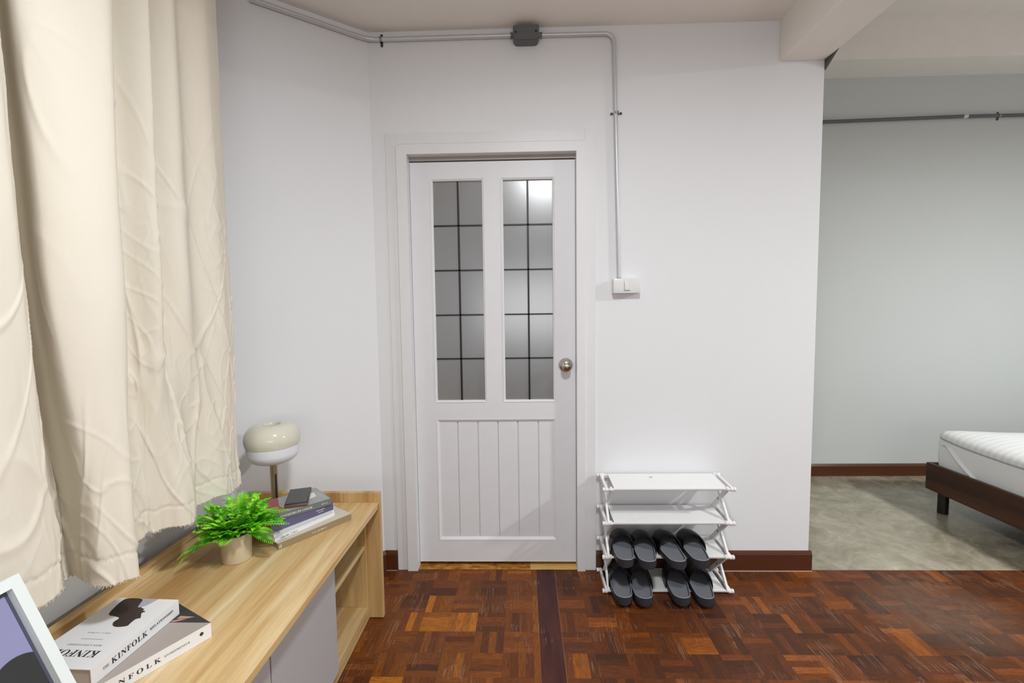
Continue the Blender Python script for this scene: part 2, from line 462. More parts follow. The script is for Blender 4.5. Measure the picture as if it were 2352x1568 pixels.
# dark hall behind the door
bm = new()
box(bm, -.72, -.70, D+T, D+1.0, 0, 2.3); box(bm, .40, .42, D+T, D+1.0, 0, 2.3); box(bm, -.72, .42, D+1.0, D+1.02, 0, 2.3)
box(bm, -.72, .42, D+T, D+1.02, 2.3, 2.32); box(bm, -.72, .42, D+T, D+1.02, -.04, 0)
struct('wall_hall', bm, M['wall'])

# skirting tiles
def skirt(bm, p0, p1, nrm, h=.098, t=.012):
    p0, p1, nrm = Vector(p0), Vector(p1), Vector(nrm).normalized()
    prof = [(0, 0), (t, 0), (t, h-.016), (t*.8, h-.012), (t*.8, h-.010), (t*.35, h), (0, h)]
    A = [bm.verts.new((p0.x+nrm.x*u, p0.y+nrm.y*u, v)) for u, v in prof]
    B = [bm.verts.new((p1.x+nrm.x*u, p1.y+nrm.y*u, v)) for u, v in prof]
    bm.faces.new(A); bm.faces.new(B[::-1])
    k = len(prof)
    for i in range(k): bm.faces.new((A[i], A[(i+1) % k], B[(i+1) % k], B[i]))
bm = new(); skirt(bm, (-.694, D), (-.6335, D), (0, -1)); s1 = struct('baseboard_front', bm, M['skirt'])
bm = new(); box(bm, -.694, -.6335, D-.0135, D, 0, .003); box(bm, -.6925, -.691, D-.0128, D-.001, 0, .082); obj('grout_line', bm, M['grout'], s1)
bm = new(); skirt(bm, (.3415, D), (1.3744, D), (0, -1)); s1 = struct('baseboard_front', bm, M['skirt'], 'brown tile skirting behind the shoe rack')
bm = new(); box(bm, .3415, 1.3744, D-.0155, D, 0, .003); obj('grout_line', bm, M['grout'], s1)
bm = new(); skirt(bm, (1.3624, D+.0006), (1.3624, D+T), (1, 0)); struct('baseboard_end', bm, M['skirt'])
nn = -n
bm = new(); skirt(bm, (a.x+.004, a.y-.004), (b.x, b.y), (nn.x, nn.y)); struct('baseboard_slanted', bm, M['skirt'])
bm = new(); skirt(bm, (1.05, 3.427), (4.9, 3.427), (0, -1), .092); struct('baseboard_bedroom', bm, M['skirt'], 'dark brown skirting of the sleeping area')

# ------------------------------------------------------------------ door
door = thing('door_1', 'white panelled door with two tall frosted glass lights', None); door['kind'] = 'structure'
LY = 2.205                                                # face of the leaf
# casing: flat board, then a thicker frame
bm = new()
ox0, ox1, oz = -.632, .340, 2.094; ix0, ix1, iz = -.581, .288, 2.041
for args in ((ox0, ix0, 0, oz), (ix1, ox1, 0, oz), (ix0, ix1, iz+.004, oz)):
    box(bm, args[0], args[1], D-.006, D+.004, args[2], args[3], .0012, 1)
obj('casing', bm, M['frame'], door)
bm = new()
def quadframe(bm, X0, X1, Z1, x0, x1, z1, y0, y1):
    # mitred three sided frame
    F = lambda x, z, y: bm.verts.new((x, y, z))
    left = [(X0, 0), (x0, 0), (x0, z1), (X0, Z1)]
    right = [(X1, 0), (X1, Z1), (x1, z1), (x1, 0)]
    top = [(X0, Z1), (x0, z1), (x1, z1), (X1, Z1)]
    for poly in (left, right, top): prism(bm, poly, y0, y1, lambda x, z, y: (x, y, z))
quadframe(bm, ix0, ix1, iz, DX0, DX1, DZ1, D-.016, D+T)
obj('door_frame', bm, M['frame'], door)
bm = new()                                               # stop above the leaf
box(bm, DX0, DX1, LY-.004, LY+.03, 1.978, DZ1); box(bm, DX0, DX0+.010, LY+.041, LY+.055, 0, 1.98); box(bm, DX1-.01, DX1, LY+.041, LY+.055, 0, 1.98)
obj('door_stop', bm, M['taupe'], door)
# leaf
lx0, lx1, lz0, lz1 = DX0+.0015, DX1-.0015, .022, 1.972
G = [(-.427, -.188), (-.094, .145)]; gz0, gz1 = .834, 1.888
px0, px1, pz0, pz1 = -.430, .151, .135, .742
leaf = thing('door_leaf', None, None); leaf.parent = door
bm = new(); y0, y1 = LY, LY+.036
xs = [lx0, G[0][0], G[0][1], G[1][0], G[1][1], lx1]
box(bm, lx0, G[0][0], y0, y1, lz0, lz1); box(bm, G[1][1], lx1, y0, y1, lz0, lz1)
box(bm, G[0][0], G[1][1], y0, y1, gz1, lz1); box(bm, G[0][1], G[1][0], y0, y1, gz0, gz1)
box(bm, G[0][0], G[1][1], y0, y1, pz1, gz0); box(bm, G[0][0], G[1][1], y0, y1, lz0, pz0)
obj('stile_and_rail_frame', bm, M['white'], leaf)
# mouldings round the lights and the panel
def ring(bm, x0, x1, z0, z1, w, ya, yb):
    for poly in ([(x0, z0), (x0+w, z0+w), (x0+w, z1-w), (x0, z1)], [(x1, z0), (x1, z1), (x1-w, z1-w), (x1-w, z0+w)],
                 [(x0, z1), (x0+w, z1-w), (x1-w, z1-w), (x1, z1)], [(x0, z0), (x1, z0), (x1-w, z0+w), (x0+w, z0+w)]):
        vs0 = [bm.verts.new((x, ya, z)) for x, z in poly]
        for v, (x, z) in zip(vs0, poly):
            inner = x0+w*.5 < x < x1-w*.5 and z0+w*.5 < z < z1-w*.5
            if inner: v.co.y = yb
        vs1 = [bm.verts.new((x, LY+.03, z)) for x, z in poly]
        bm.faces.new(vs0); bm.faces.new(vs1[::-1])
        for i in range(4): bm.faces.new((vs0[i], vs0[(i+1) % 4], vs1[(i+1) % 4], vs1[i]))
bm = new()
for gx0, gx1 in G: ring(bm, gx0-.006, gx1+.006, gz0-.006, gz1+.006, .009, LY-.003, LY+.004)
ring(bm, px0, px1, pz0, pz1, .012, LY-.002, LY+.006)
obj('moulding', bm, M['frame'], leaf)
bm = new()                                                # five-groove lower panel
gx = [px0, -.330, -.2305, -.132, -.034, .066, px1]
for i in range(6):
    l = gx[i]+(.0028 if i else 0); r_ = gx[i+1]-(.0028 if i < 5 else 0)
    box(bm, l, r_, LY+.008, LY+.03, pz0, pz1-.001, .0018, 1)
box(bm, px0, px1, LY+.016, LY+.031, pz0, pz1)
obj('grooved_panel', bm, M['white'], leaf)
for k, (gx0, gx1) in enumerate(G):
    bm = new(); box(bm, gx0, gx1, LY+.014, LY+.019, gz0, gz1); obj('glass_pane', bm, M['glass'], leaf)
    bm = new(); cx = (-.3055, .0255)[k]
    box(bm, cx-.0045, cx+.0045, LY+.009, LY+.0138, gz0, gz1)
    for z in (1.678, 1.4665, 1.2525, 1.040): box(bm, gx0, gx1, LY+.009, LY+.0138, z-.0035, z+.0035)
    obj('black_glazing_bars', bm, M['black'], leaf)
# knob
knob = thing('door_knob', None, None, (.201, LY, 1.006)); knob.parent = leaf; knob.location = (.201, LY, 1.006)
bm = new(); lathe(bm, [(.033, 0), (.034, -.004), (.031, -.009), (.017, -.012), (.012, -.030), (.013, -.034), (.021, -.040), (.0235, -.050), (.021, -.060), (.012, -.064), (.002, -.0645)], (.201, LY, 1.006), 36, 'y')
bm.verts.ensure_lookup_table()
knob_o = obj('knob_and_rosette', bm, M['chrome'], leaf, True)
bm = new(); lathe(bm, [(.0065, -.0635), (.0065, -.0665), (.001, -.067)], (.201, LY, 1.006), 18, 'y'); obj('turn_button', bm, M['champagne'], leaf, True)
bpy.data.objects.remove(knob)
bm = new(); box(bm, DX0-.04, DX1+.036, D-.001, D+T+.02, -.03, .0015); struct('trim_3', bm, M['thresh'], 'worn yellowish threshold under the door')

# ------------------------------------------------------------------ conduit, boxes
PR = .0095
def strap_clip(parent, pos, along, nrm, r=PR):
    """saddle strap: band over the pipe and an ear with a screw on each side"""
    along, nrm, pos = Vector(along).normalized(), Vector(nrm).normalized(), Vector(pos)
    side = along.cross(nrm).normalized()
    bm = new(); pr = []
    R_ = r+.0012
    for k in range(13):
        t = PI*k/12; pr.append(pos + side*R_*math.cos(t) + nrm*(R_*math.sin(t)))
    base = -nrm*(r+.001)
    pr = [pos+side*(r+.018)+base, pos+side*R_+base] + pr + [pos-side*R_+base, pos-side*(r+.018)+base]
    w2 = along*.006
    A = [bm.verts.new(p-w2) for p in pr]; B = [bm.verts.new(p+w2) for p in pr]
    A2 = [bm.verts.new(p-w2+nrm*.0012) for p in pr]; B2 = [bm.verts.new(p+w2+nrm*.0012) for p in pr]
    for i in range(len(pr)-1):
        bm.faces.new((A[i], A[i+1], B[i+1], B[i])); bm.faces.new((A2[i], B2[i], B2[i+1], A2[i+1]))
        bm.faces.new((A[i], A2[i], A2[i+1], A[i+1])); bm.faces.new((B[i], B[i+1], B2[i+1], B2[i]))
    c = obj('pipe_clip', bm, M['zinc'], parent)
    for sg in (1, -1):
        bm = new(); p = pos+side*sg*(r+.011)+base
        tube(bm, [p, p+nrm*.005], .0042, 10); obj('screw', bm, M['black'], c)
    return c
def bend(p0, pc, p1, rad, k=8):
    p0, pc, p1 = Vector(p0), Vector(pc), Vector(p1)
    d0 = (p0-pc).normalized(); d1 = (p1-pc).normalized()
    out = [p0]
    A = pc+d0*rad; B = pc+d1*rad
    for i in range(k+1):
        t = i/k; out.append((1-t)**2*A + 2*t*(1-t)*pc + t*t*B)
    out.append(p1); return out
yc = D-PR-.002
dv = (b-a).normalized()
cor = Vector((-.692, yc, 2.508))
far_l = Vector((-.692+dv.x*.47-.002, yc+dv.y*.47-.003, 2.508))
cL = tag(bpy.data.objects.new('conduit_pipe', None), 'grey metal conduit pipe from the curtain to the junction box under the ceiling', 'pipe', 'metal conduit runs'); COL.objects.link(cL)
bm = new(); tube(bm, bend(far_l, cor, (-.036, yc, 2.509), .05), PR*1.08, 16); obj('pipe', bm, M['pipe'], cL, True)
strap_clip(cL, (-.634, yc, 2.508), (1, 0, 0), (0, -1, 0), PR*1.08)
bm = new(); lathe(bm, [(.013, 0), (.013, .006), (.0115, .008), (.0115, .014)], (-.046, yc, 2.509), 16, 'x'); obj('connector', bm, M['zinc'], cL, True)
cR = tag(bpy.data.objects.new('conduit_pipe', None), 'grey metal conduit pipe bending down from the junction box to the light switch', 'pipe', 'metal conduit runs'); COL.objects.link(cR)
bm = new(); tube(bm, bend((.088, yc, 2.507), (.420, yc, 2.506), (.4475, yc, 1.404), .045), PR, 16); obj('pipe', bm, M['pipe'], cR, True)
strap_clip(cR, (.4325, yc, 2.160), (0.025, 0, -1), (0, -1, 0))
bm = new(); lathe(bm, [(.0115, 0), (.0115, .007), (.013, .009), (.013, .014)], (.084, yc, 2.507), 16, 'x'); obj('connector', bm, M['zinc'], cR, True)
bm = new(); lathe(bm, [(.0125, 0), (.0125, .010), (.0105, .012)], (.4475, yc, 1.404), 16, 'z'); obj('connector', bm, M['zinc'], cR, True)
# junction box
jb = thing('junction_box', 'grey plastic junction box under the ceiling between two conduit pipes', 'electrical box', (.025, D, 2.497))
bm = new()
prism(bm, [(-.058, -.016), (-.058, .030), (-.052, .036), (.052, .036), (.058, .030), (.058, -.016), (.046, -.031), (-.046, -.031)], -.052, -.001, lambda x, z, y: (x, y, z))
bmesh.ops.bevel(bm, geom=bm.edges[:], offset=.003, segments=2, affect='EDGES')
obj('box_body', bm, M['grey_plastic'], jb, True)
for sx, sz in ((-.0455, .004), (.044, .006)):
    bm = new(); lathe(bm, [(.0045, -.052), (.0045, -.0535), (.001, -.0538)], (sx, 0, sz), 12, 'y'); obj('screw', bm, M['black'], jb)
# switch
sw = thing('light_switch', 'white surface-mounted light switch box at the end of the conduit pipe', 'light switch', (.477, D, 1.378))
bm = new(); box(bm, -.062, .062, -.034, -.0005, -.034, .034, .004); obj('back_box', bm, M['swplastic'], sw, True)
bm = new(); box(bm, -.062, .062, -.043, -.035, -.034, .034, .003); obj('face_plate', bm, M['swplastic'], sw, True)
bm = new(); box(bm, -.012, .013, -.0475, -.043, -.021, .022, .0015)
for v in bm.verts:
    if v.co.z > 0 and v.co.y < -.045: v.co.y += .003
obj('rocker', bm, M['swplastic'], sw, True)
bm = new(); box(bm, -.012, .013, -.0436, -.0428, -.0235, -.021); box(bm, -.0132, -.012, -.0436, -.0428, -.0235, .022); obj('rocker_gap', bm, M['greyink'], sw)
# far wall pipe
fp = tag(bpy.data.objects.new('conduit_pipe', None), 'dark grey conduit pipe running level across the far wall above the bed', 'pipe', 'metal conduit runs'); COL.objects.link(fp)
bm = new(); tube(bm, [(1.06, 3.412, 2.562), (2.15, 3.412, 2.576), (3.1, 3.412, 2.592), (4.85, 3.412, 2.592)], .0115, 14); obj('pipe', bm, M['grey_plastic'], fp, True)
bm = new(); tube(bm, [(3.11, 3.412, 2.5925), (3.14, 3.412, 2.5925)], .0145, 14); obj('coupling', bm, M['pipe'], fp, True)
strap_clip(fp, (3.36, 3.412, 2.592), (1, 0, 0), (0, -1, 0), .0115)
# dark wedge on the beam
bm = new(); prism(bm, [(2.178, 2.425), (2.178, 2.333), (2.083, 2.386), (2.02, 2.425)], 1.3640, 1.372, lambda y, z, x: (x, y, z))
tag(obj('wedge_bracket', bm, M['dark_grey']), 'dark grey wedge-shaped bracket on the beam at the end of the wall', 'bracket')

# ------------------------------------------------------------------ sideboard
sb = thing('sideboard', 'low oak-effect sideboard with grey doors and an open shelf bay below the curtain', 'cabinet', (-.86, 1.2, 0))
def part(name, boxes, mat, parent=None, bev=.0012, off=(.86, -1.2)):
    bm = new()
    for b_ in boxes: box(bm, b_[0]+off[0], b_[1]+off[0], b_[2]+off[1], b_[3]+off[1], b_[4], b_[5], bev, 1)
    return obj(name, bm, mat, parent or sb)
XB, XF, XC = -1.135, -.600, -.655                     # back, top front edge, carcass front
Y0, Y1 = .30, 1.810
part('worktop', [(XB+.016, XF, Y0, Y1, .474, .496)], M['oak_y'])
part('end_panel', [(XB-.003, -.5955, Y1, Y1+.020, .004, .537)], M['oak_z'])
part('end_panel', [(XB-.003, -.5955, Y0-.02, Y0, .004, .537)], M['oak_z'])
part('back_ledge', [(XB, XB+.016, Y0, Y1, .02, .537)], M['oak_y'])
part('upright', [(XB+.02, XC, Y1-.018, Y1-.0005, .06, .4735)], M['oak_z'])
part('upright', [(XB+.02, XC, 1.447, 1.463, .06, .4735)], M['oak_z'])
part('upright', [(XB+.02, XC, .668, .684, .06, .4735)], M['oak_z'])
part('bottom_board', [(XB+.02, XC, Y0, Y1-.0005, .002, .060)], M['oak_edge'])
part('shelf', [(XB+.02, XC-.004, 1.464, Y1-.0185, .306, .322)], M['oak_edge'])
part('shelf', [(XB+.02, XC-.004, Y0+.002, .667, .306, .322)], M['oak_edge'])
for y_0, y_1 in ((1.070, 1.4545), (.680, 1.064)):
    part('door', [(XC+.0005, XC+.017, y_0, y_1, .062, .470)], M['greige'])
bm = new(); prism(bm, [(1.7925, .4765), (1.8075, .4765), (1.8075, .492), (1.7995, .492)], XF+.0002, XF+.0012, lambda y, z, x: (x+.86, y-1.2, z)); obj('edge_chip', bm, M['khaki'], sb)

# ------------------------------------------------------------------ curtain
def curtain():
    T_ = [(.30, -1.0), (.47, -.955), (.63, -1.03), (.78, -.945), (.845, -.955), (.878, -1.05), (.935, -1.07), (.882, -.962), (1.06, -.925), (1.14, -.99), (1.205, -1.07), (1.255, -.985), (1.30, -1.065), (1.36, -1.005), (1.43, -1.035), (1.51, -1.005), (1.60, -1.035)]
    M_ = [(.30, -1.0), (.46, -.95), (.62, -1.02), (.79, -.945), (.862, -.947), (.900, -1.05), (.958, -1.07), (.902, -.958), (1.01, -.898), (1.065, -.985), (1.18, -1.055), (1.225, -.98), (1.27, -1.055), (1.34, -1.00), (1.42, -1.025), (1.50, -.995), (1.585, -1.03)]
    B_ = [(.30, -1.0), (.46, -.95), (.62, -1.03), (.80, -.955), (.880, -.958), (.925, -1.03), (.995, -1.06), (.945, -.935), (.988, -.902), (1.025, -.99), (1.17, -1.035), (1.21, -1.02), (1.275, -.97), (1.36, -1.03), (1.44, -.985), (1.51, -1.00), (1.555, -1.01)]
    def cr(P, t):
        n_ = len(P)-1; t = max(0, min(n_-1e-6, t)); i = int(t); f = t-i
        p = [P[max(0, min(n_, i+k))] for k in (-1, 0, 1, 2)]
        o = []
        for c in (0, 1):
            a0, a1, a2, a3 = (q[c] for q in p)
            o.append(.5*((2*a1)+(-a0+a2)*f+(2*a0-5*a1+4*a2-a3)*f*f+(-a0+3*a1-3*a2+a3)*f**3))
        return o
    zt, zm, zb = 2.47, 1.45, .675
    NU, NV = 520, 420
    random.seed(4)
    P = []
    frav = [random.uniform(-.0035, .003) for _ in range(NU+1)]
    for j in range(NV+1):
        v = j/NV
        row = []
        for i in range(NU+1):
            t = 16*i/NU
            hem = zb + .006*math.sin(t*1.9+1) + .003*math.sin(t*5.1)
            yy = cr(B_, t)[0]; q_ = max(0, min(1, (.955-yy)/.09)); hem += .034*q_*q_*(3-2*q_)
            if j == 0: hem += frav[i]
            z = hem + (zt-hem)*v
            if z > zm:
                s_ = (z-zm)/(zt-zm); s_ = s_*s_*(3-2*s_); q0, q1 = cr(M_, t), cr(T_, t)
            else:
                s_ = (zm-z)/(zm-zb); s_ = s_*s_*(3-2*s_); q0, q1 = cr(M_, t), cr(B_, t)
            row.append(Vector((q0[1]*(1-s_)+q1[1]*s_, q0[0]*(1-s_)+q1[0]*s_, z)))
        P.append(row)
    V0 = [p.z for p in P[0]]
    bm = new(); V = []
    for j in range(NV+1):
        vr = []
        for i in range(NU+1):
            p = P[j][i]; pa = P[j][max(0, i-2)]; pb = P[j][min(NU, i+2)]
            tg = (pb-pa); nr = Vector((tg.y, -tg.x, 0)); nr.normalize()
            s = i/NU*2.3; z = p.z
            low = max(0, min(1, (1.95-z)/.75)); 
            # long soft drapery lines, then sharp diagonal creases that gather towards the hem
            w1 = mn.noise(Vector((s*4.5+z*.3, z*.35, 3.1)))*.016 + mn.noise(Vector((s*12+z*.6, z*.5, 8.1)))*.0060
            def crease(th, f, g, sd, k):
                ca, sa = math.cos(th), math.sin(th)
                c = mn.noise(Vector(((s*ca+z*sa)*f + .25*math.sin(z*3+sd), (z*ca-s*sa)*g, sd)))
                gate = max(0, min(1, mn.noise(Vector((s*2.3+sd, z*2.1, sd*2)))*3.2+.35))
                return (1-min(1, abs(c)*k))**1.6*gate
            rd = crease(.30, 6, 1.6, 7.7, 11)*.0058 + crease(.62, 9, 2.6, 2.2, 11)*.0042 + crease(-.42, 8, 2.4, 5.3, 11)*.0034 + crease(.1, 17, 4, 9.1, 7)*.0012 + crease(-.8, 14, 6, 3.7, 8)*.0016 + crease(1.0, 12, 5, 6.3, 9)*.0018
            bl = mn.noise(Vector((s*5, z*2.2, 7.7)))*.010 + mn.noise(Vector((s*13, z*7, 1.2)))*.0020
            d = w1 + (rd*1.12+bl)*(.14+.86*low)
            hz = z-V0[i]
            if hz < .060: d += .0012*math.sin(s*120+3*math.sin(s*40)) * (1-hz/.06)
            if abs(hz-.060) < .004: d -= .0018
            q = p+nr*d
            vr.append(bm.verts.new(q))
        V.append(vr)
    for j in range(NV):
        for i in range(NU):
            bm.faces.new((V[j][i], V[j][i+1], V[j+1][i+1], V[j+1][i]))
    cur = thing('curtain', 'cream unlined cotton curtain with a frayed hem hanging over the sideboard', 'curtain', (-1.0, .95, 2.47))
    for row in V:
        for v in row: v.co -= Vector((-1.0, .95, 2.47))
    fr = new()                                            # loose threads along the raw edge
    for i in range(0, NU, 2):
        p = V[0][i].co; L_ = random.uniform(.0006, .0028)
        dx, dy = random.uniform(-.003, .003), random.uniform(-.004, .004)
        tube(fr, [p+Vector((.0005, 0, .002)), p+Vector((dx*.5, dy*.5, -L_*.6)), p+Vector((dx, dy, -L_))], [.0007, .0006, .0003], 4)
    o = obj('cloth', bm, M['curtain'], cur, True, 180)
    md = o.modifiers.new('thickness', 'SOLIDIFY'); md.thickness = .0012; md.offset = -1
    f_ = obj('frayed_edge', fr, M['curtain'], cur); f_['kind'] = 'stuff'
curtain()

# ------------------------------------------------------------------ table lamp
L = thing('table_lamp', 'cream mushroom-shaped table lamp with a metal stem behind the stacked books', 'lamp', (-.965, 1.70, .496))
def arc(cx, cz, rx, rz, a0, a1, k=14): return [(cx+rx*math.cos(math.radians(a0+(a1-a0)*i/k)), cz+rz*math.sin(math.radians(a0+(a1-a0)*i/k))) for i in range(k+1)]
L.scale = (.965, .965, .965)
bm = new(); lathe(bm, [(.058, 0), (.060, .002), (.060, .010), (.056, .013), (.016, .0135)], seg=40); obj('base', bm, M['champagne'], L, True)
bm = new(); lathe(bm, [(.0145, .013), (.0145, .225)], seg=30); obj('stem', bm, M['champagne'], L, True)
bm = new(); box(bm, .0100, .0135, -.0135, -.0045, .03, .17, .001); obj('stem_slot', bm, M['black'], L)
bm = new(); lathe(bm, [(.016, .216)] + arc(.040, .262, .056, .046, -88, -4) + [(.0955, .290), (.090, .292)], seg=56); obj('lower_diffuser', bm, M['lamp_low'], L, True, 60)
prof = [(.098, .288)] + arc(.052, .312, .050, .058, -12, 88, 20) + [(.034, .3705), (.031, .369), (.030, .355), (.010, .350)]
bm = new(); lathe(bm, [(.090, .287)] + prof, seg=56); obj('upper_shade', bm, M['lamp_top'], L, True, 60)

# ------------------------------------------------------------------ potted fern
pt = thing('potted_fern', 'bright green artificial fern in a plain tan pot on the sideboard', 'plant', (-.921, 1.388, .496))
bm = new(); lathe(bm, [(.034, 0), (.0415, .001), (.0435, .085), (.0425, .0865), (.0405, .086), (.039, .070)], seg=48); obj('pot', bm, M['pot'], pt, True, 50)
bm = new(); lathe(bm, [(.0395, .060), (.0395, .078), (.046, .092), (.046, .112), (.034, .132), (.014, .142), (.001, .143)], seg=30)
for v in bm.verts: v.co += Vector((random.uniform(-.002, .002), random.uniform(-.002, .002), random.uniform(-.002, .003)))
obj('moss_and_shade_core', bm, M['moss_shade'], pt)  # moss at the rim, enlarged into a dark core standing in for shade between leaves
random.seed(11)
bm = new()
def leaf(bm, base, d, up, L_, W_):
    d = d.normalized(); s = d.cross(up)
    if s.length < 1e-4: s = Vector((1, 0, 0))
    s.normalize(); n_ = s.cross(d).normalized()
    pts = [(0, 0), (.30, .5), (.62, .42), (1, 0)]
    lft = [bm.verts.new(base+d*L_*t - s*W_*w_ + n_*L_*.05) for t, w_ in pts[1:3]]
    rgt = [bm.verts.new(base+d*L_*t + s*W_*w_ + n_*L_*.05) for t, w_ in pts[1:3]]
    b0 = bm.verts.new(base); tip = bm.verts.new(base+d*L_ - n_*L_*.10)
    m1 = bm.verts.new(base+d*L_*.3); m2 = bm.verts.new(base+d*L_*.62)
    for f in ((b0, m1, lft[0]), (b0, rgt[0], m1), (m1, m2, lft[1], lft[0]), (m1, rgt[0], rgt[1], m2), (m2, tip, lft[1]), (m2, rgt[1], tip)): bm.faces.new(f)
def sprig(bm, az, el, L_, kind):
    d = Vector((math.cos(az)*math.cos(el), math.sin(az)*math.cos(el), math.sin(el)))
    p = Vector((math.cos(az)*.014, math.sin(az)*.014, .088))
    pts = [p.copy()]; n_ = 12 if kind == 'fern' else 8
    for i in range(n_):
        d = (d + Vector((random.uniform(-.05, .05), random.uniform(-.05, .05), -.05 if el < .9 else -.04))).normalized()
        p = p + d*L_/n_; pts.append(p.copy())
    tube(bm, pts, [.0011*(1-.6*i/n_) for i in range(n_+1)], 5)
    up = Vector((0, 0, 1))
    if kind == 'fern':
        m = 17
        for i in range(4, m+1):
            t = i/m*n_; k = min(n_-1, int(t)); q = pts[k].lerp(pts[k+1], t-k)
            tg = (pts[k+1]-pts[k]).normalized(); sd = tg.cross(up).normalized()
            ll = .022*math.sin(PI*min(1, (i-2)/m*.90+.10))+.003
            for sg in (1, -1):
                leaf(bm, q, tg*.75+sd*sg+up*.15, up, ll, ll*.30)
    else:
        for i in range(3, n_+1):
            q = pts[i]; tg = (pts[i]-pts[i-1]).normalized(); sd = tg.cross(up).normalized()
            for sg in (1, -1):
                leaf(bm, q, tg*.5+sd*sg+up*random.uniform(-.1, .6), up, random.uniform(.017, .028), random.uniform(.013, .020))
        leaf(bm, pts[-1], tg, up, .022, .013)
N = 92
for i in range(N):
    az = i*2.399963+random.uniform(-.2, .2); f = (i+.5)/N
    el = math.asin(.20+.78*f**.85)
    cam = math.cos(az-math.radians(-58))                 # how much it points towards the open side of the pot
    el += random.uniform(-.12, .12) + (.20*cam if cam > 0 and el < .7 else 0)
    kind = 'fern' if i % 5 in (0, 2) else 'leaf'
    R_ = .124 if kind == 'fern' else .106
    if cam > .3 and el < .8: R_ *= .84
    L_ = random.uniform(.74, 1.05)*R_
    if math.cos(az) < -.3: L_ *= .92
    sprig(bm, az, el, L_, kind)
for az, el, L_ in ((math.radians(222), .02, .180), (math.radians(232), .18, .150), (math.radians(-6), .10, .120), (math.radians(200), .30, .155), (math.radians(15), .36, .14), (math.radians(40), .5, .14)): sprig(bm, az, el, L_, 'fern')
for v in bm.verts:
    if v.co.z < .004: v.co.z = .004
    if v.co.x < -.085: v.co.x = -.085 - (-.085-v.co.x)*.35
obj('foliage', bm, M['leaf'], pt)

# ------------------------------------------------------------------ books
def book(name, label, loc, rz, W_, L_, T_, cover, pages, group, spine=None):
    t = thing(name, label, 'book', loc, math.radians(rz), group)
    bm = new(); c = .0012
    box(bm, -W_, 0, 0, L_, 0, c); box(bm, -W_, 0, 0, L_, T_-c, T_); 
    if spine is None: box(bm, -c, 0, 0, L_, c, T_-c)
    obj('cover', bm, cover, t)
    if spine is not None:
        bm = new(); box(bm, -c, .0003, 0, L_, .0002, T_-.0002); obj('spine', bm, spine, t)
    bm = new(); box(bm, -W_+.002, -.0015, .002, L_-.002, c, T_-c); obj('pages', bm, pages, t)
    return t
def decal(name, poly, z, mat, parent, th=.0002, smooth=0):
    for _ in range(smooth):
        poly = [(a[0]*w1+b[0]*(1-w1), a[1]*w1+b[1]*(1-w1)) for a, b in zip(poly, poly[1:]+poly[:1]) for w1 in (.78, .22)]
    bm = new(); prism(bm, poly, z, z+th); return obj(name, bm, mat, parent)
GB = 'pair of white paperbacks on the sideboard'
# lower white book
TB = .0355
bB = book('paperback_book', 'lower, turned paperback with a charcoal and taupe cover under the white-covered one', (-.867, .842, .4965), -28.2, .160, .222, TB, M['paper'], M['pages'], GB)
decal('cover_print', [(0, .0004), (0, .2216), (-.1595, .2216), (-.1595, .0004)], TB, M['taupe'], bB)
decal('cover_print', [(0, .2218), (-.1597, .2218), (-.1597, .136)], TB+.0003, M['charcoal'], bB)
for q in ([(-.0557, .2144), (-.0914, .199), (-.088, .189), (-.07, .199)], [(-.066, .198), (-.0828, .1783), (-.092, .176), (-.080, .192)]):
    decal('cover_print', q, TB+.0006, M['pinkprint'], bB)
text('spine_title', 'KINFOLK', M['ink'], bB, .104, .0105, basis((.0002, .013, .012), (0, 1, 0), (0, 0, 1)), spacing=1.5)
text('spine_subtitle', 'ENTREPRENEUR', M['greyink'], bB, .052, .0045, basis((.0002, .1235, .0155), (0, 1, 0), (0, 0, 1)))
bm = new(); lathe(bm, [(.0042, 0), (.0042, .0005), (.001, .0006)], (0.0001, .2005, .021), 16, 'x'); obj('spine_mark', bm, M['ink'], bB)
# upper white book
TA = .0365
bA = book('paperback_book', 'upper paperback with a white cover and a dark hair photo, lying on the turned one', (-.872, .846, .4965+TB+.001), -2.5, .160, .222, TA, M['paper'], M['pages'], GB)
decal('cover_print', [(-.1165, .2216), (-.0514, .2216), (-.0607, .1957), (-.0742, .1867), (-.100, .20)], TA, M['lav'], bA)
decal('cover_print', [(-.1202, .1576), (-.1281, .1691), (-.134, .190), (-.1379, .2061), (-.1359, .2216), (-.0900, .2216), (-.0821, .2003), (-.0751, .1867), (-.0680, .190), (-.0625, .1860), (-.0520, .1830), (-.0560, .1790), (-.0415, .1748), (-.0500, .1700), (-.0331, .1515), (-.0440, .1500), (-.0432, .1333), (-.0405, .1248), (-.061, .1201), (-.0755, .1231), (-.0870, .1350), (-.0833, .1503), (-.1035, .1558)], TA+.0003, M['brownhair'], bA, smooth=2)
text('cover_title', 'KINFOLK', M['ink'], bA, .122, .0185, basis((-.026, .0495, TA), (-1, 0, 0), (0, -1, 0)))
text('cover_subtitle', 'RELATIONSHIP', M['greyink'], bA, .078, .0045, basis((-.0414, .0662, TA), (-1, 0, 0), (0, -1, 0)))
decal('cover_rule', [(-.1075, .0811), (-.0567, .0811), (-.0567, .0821), (-.1075, .0821)], TA, M['greyink'], bA)
small_print('cover_author', (6, 8), M['greyink'], bA, .056, .0030, basis((-.0576, .1020, TA), (-1, 0, 0), (0, -1, 0)))
text('spine_title', 'KINFOLK', M['ink'], bA, .0875, .0125, basis((.0002, .0436, .0125), (0, 1, 0), (0, 0, 1)), spacing=1.1)
text('spine_small_title', 'THE', M['greyink'], bA, .0135, .006, basis((.0002, .0245, .0150), (0, 1, 0), (0, 0, 1)))
text('spine_subtitle', 'RELATIONSHIP', M['ink'], bA, .066, .0058, basis((.0002, .1380, .0175), (0, 1, 0), (0, 0, 1)))

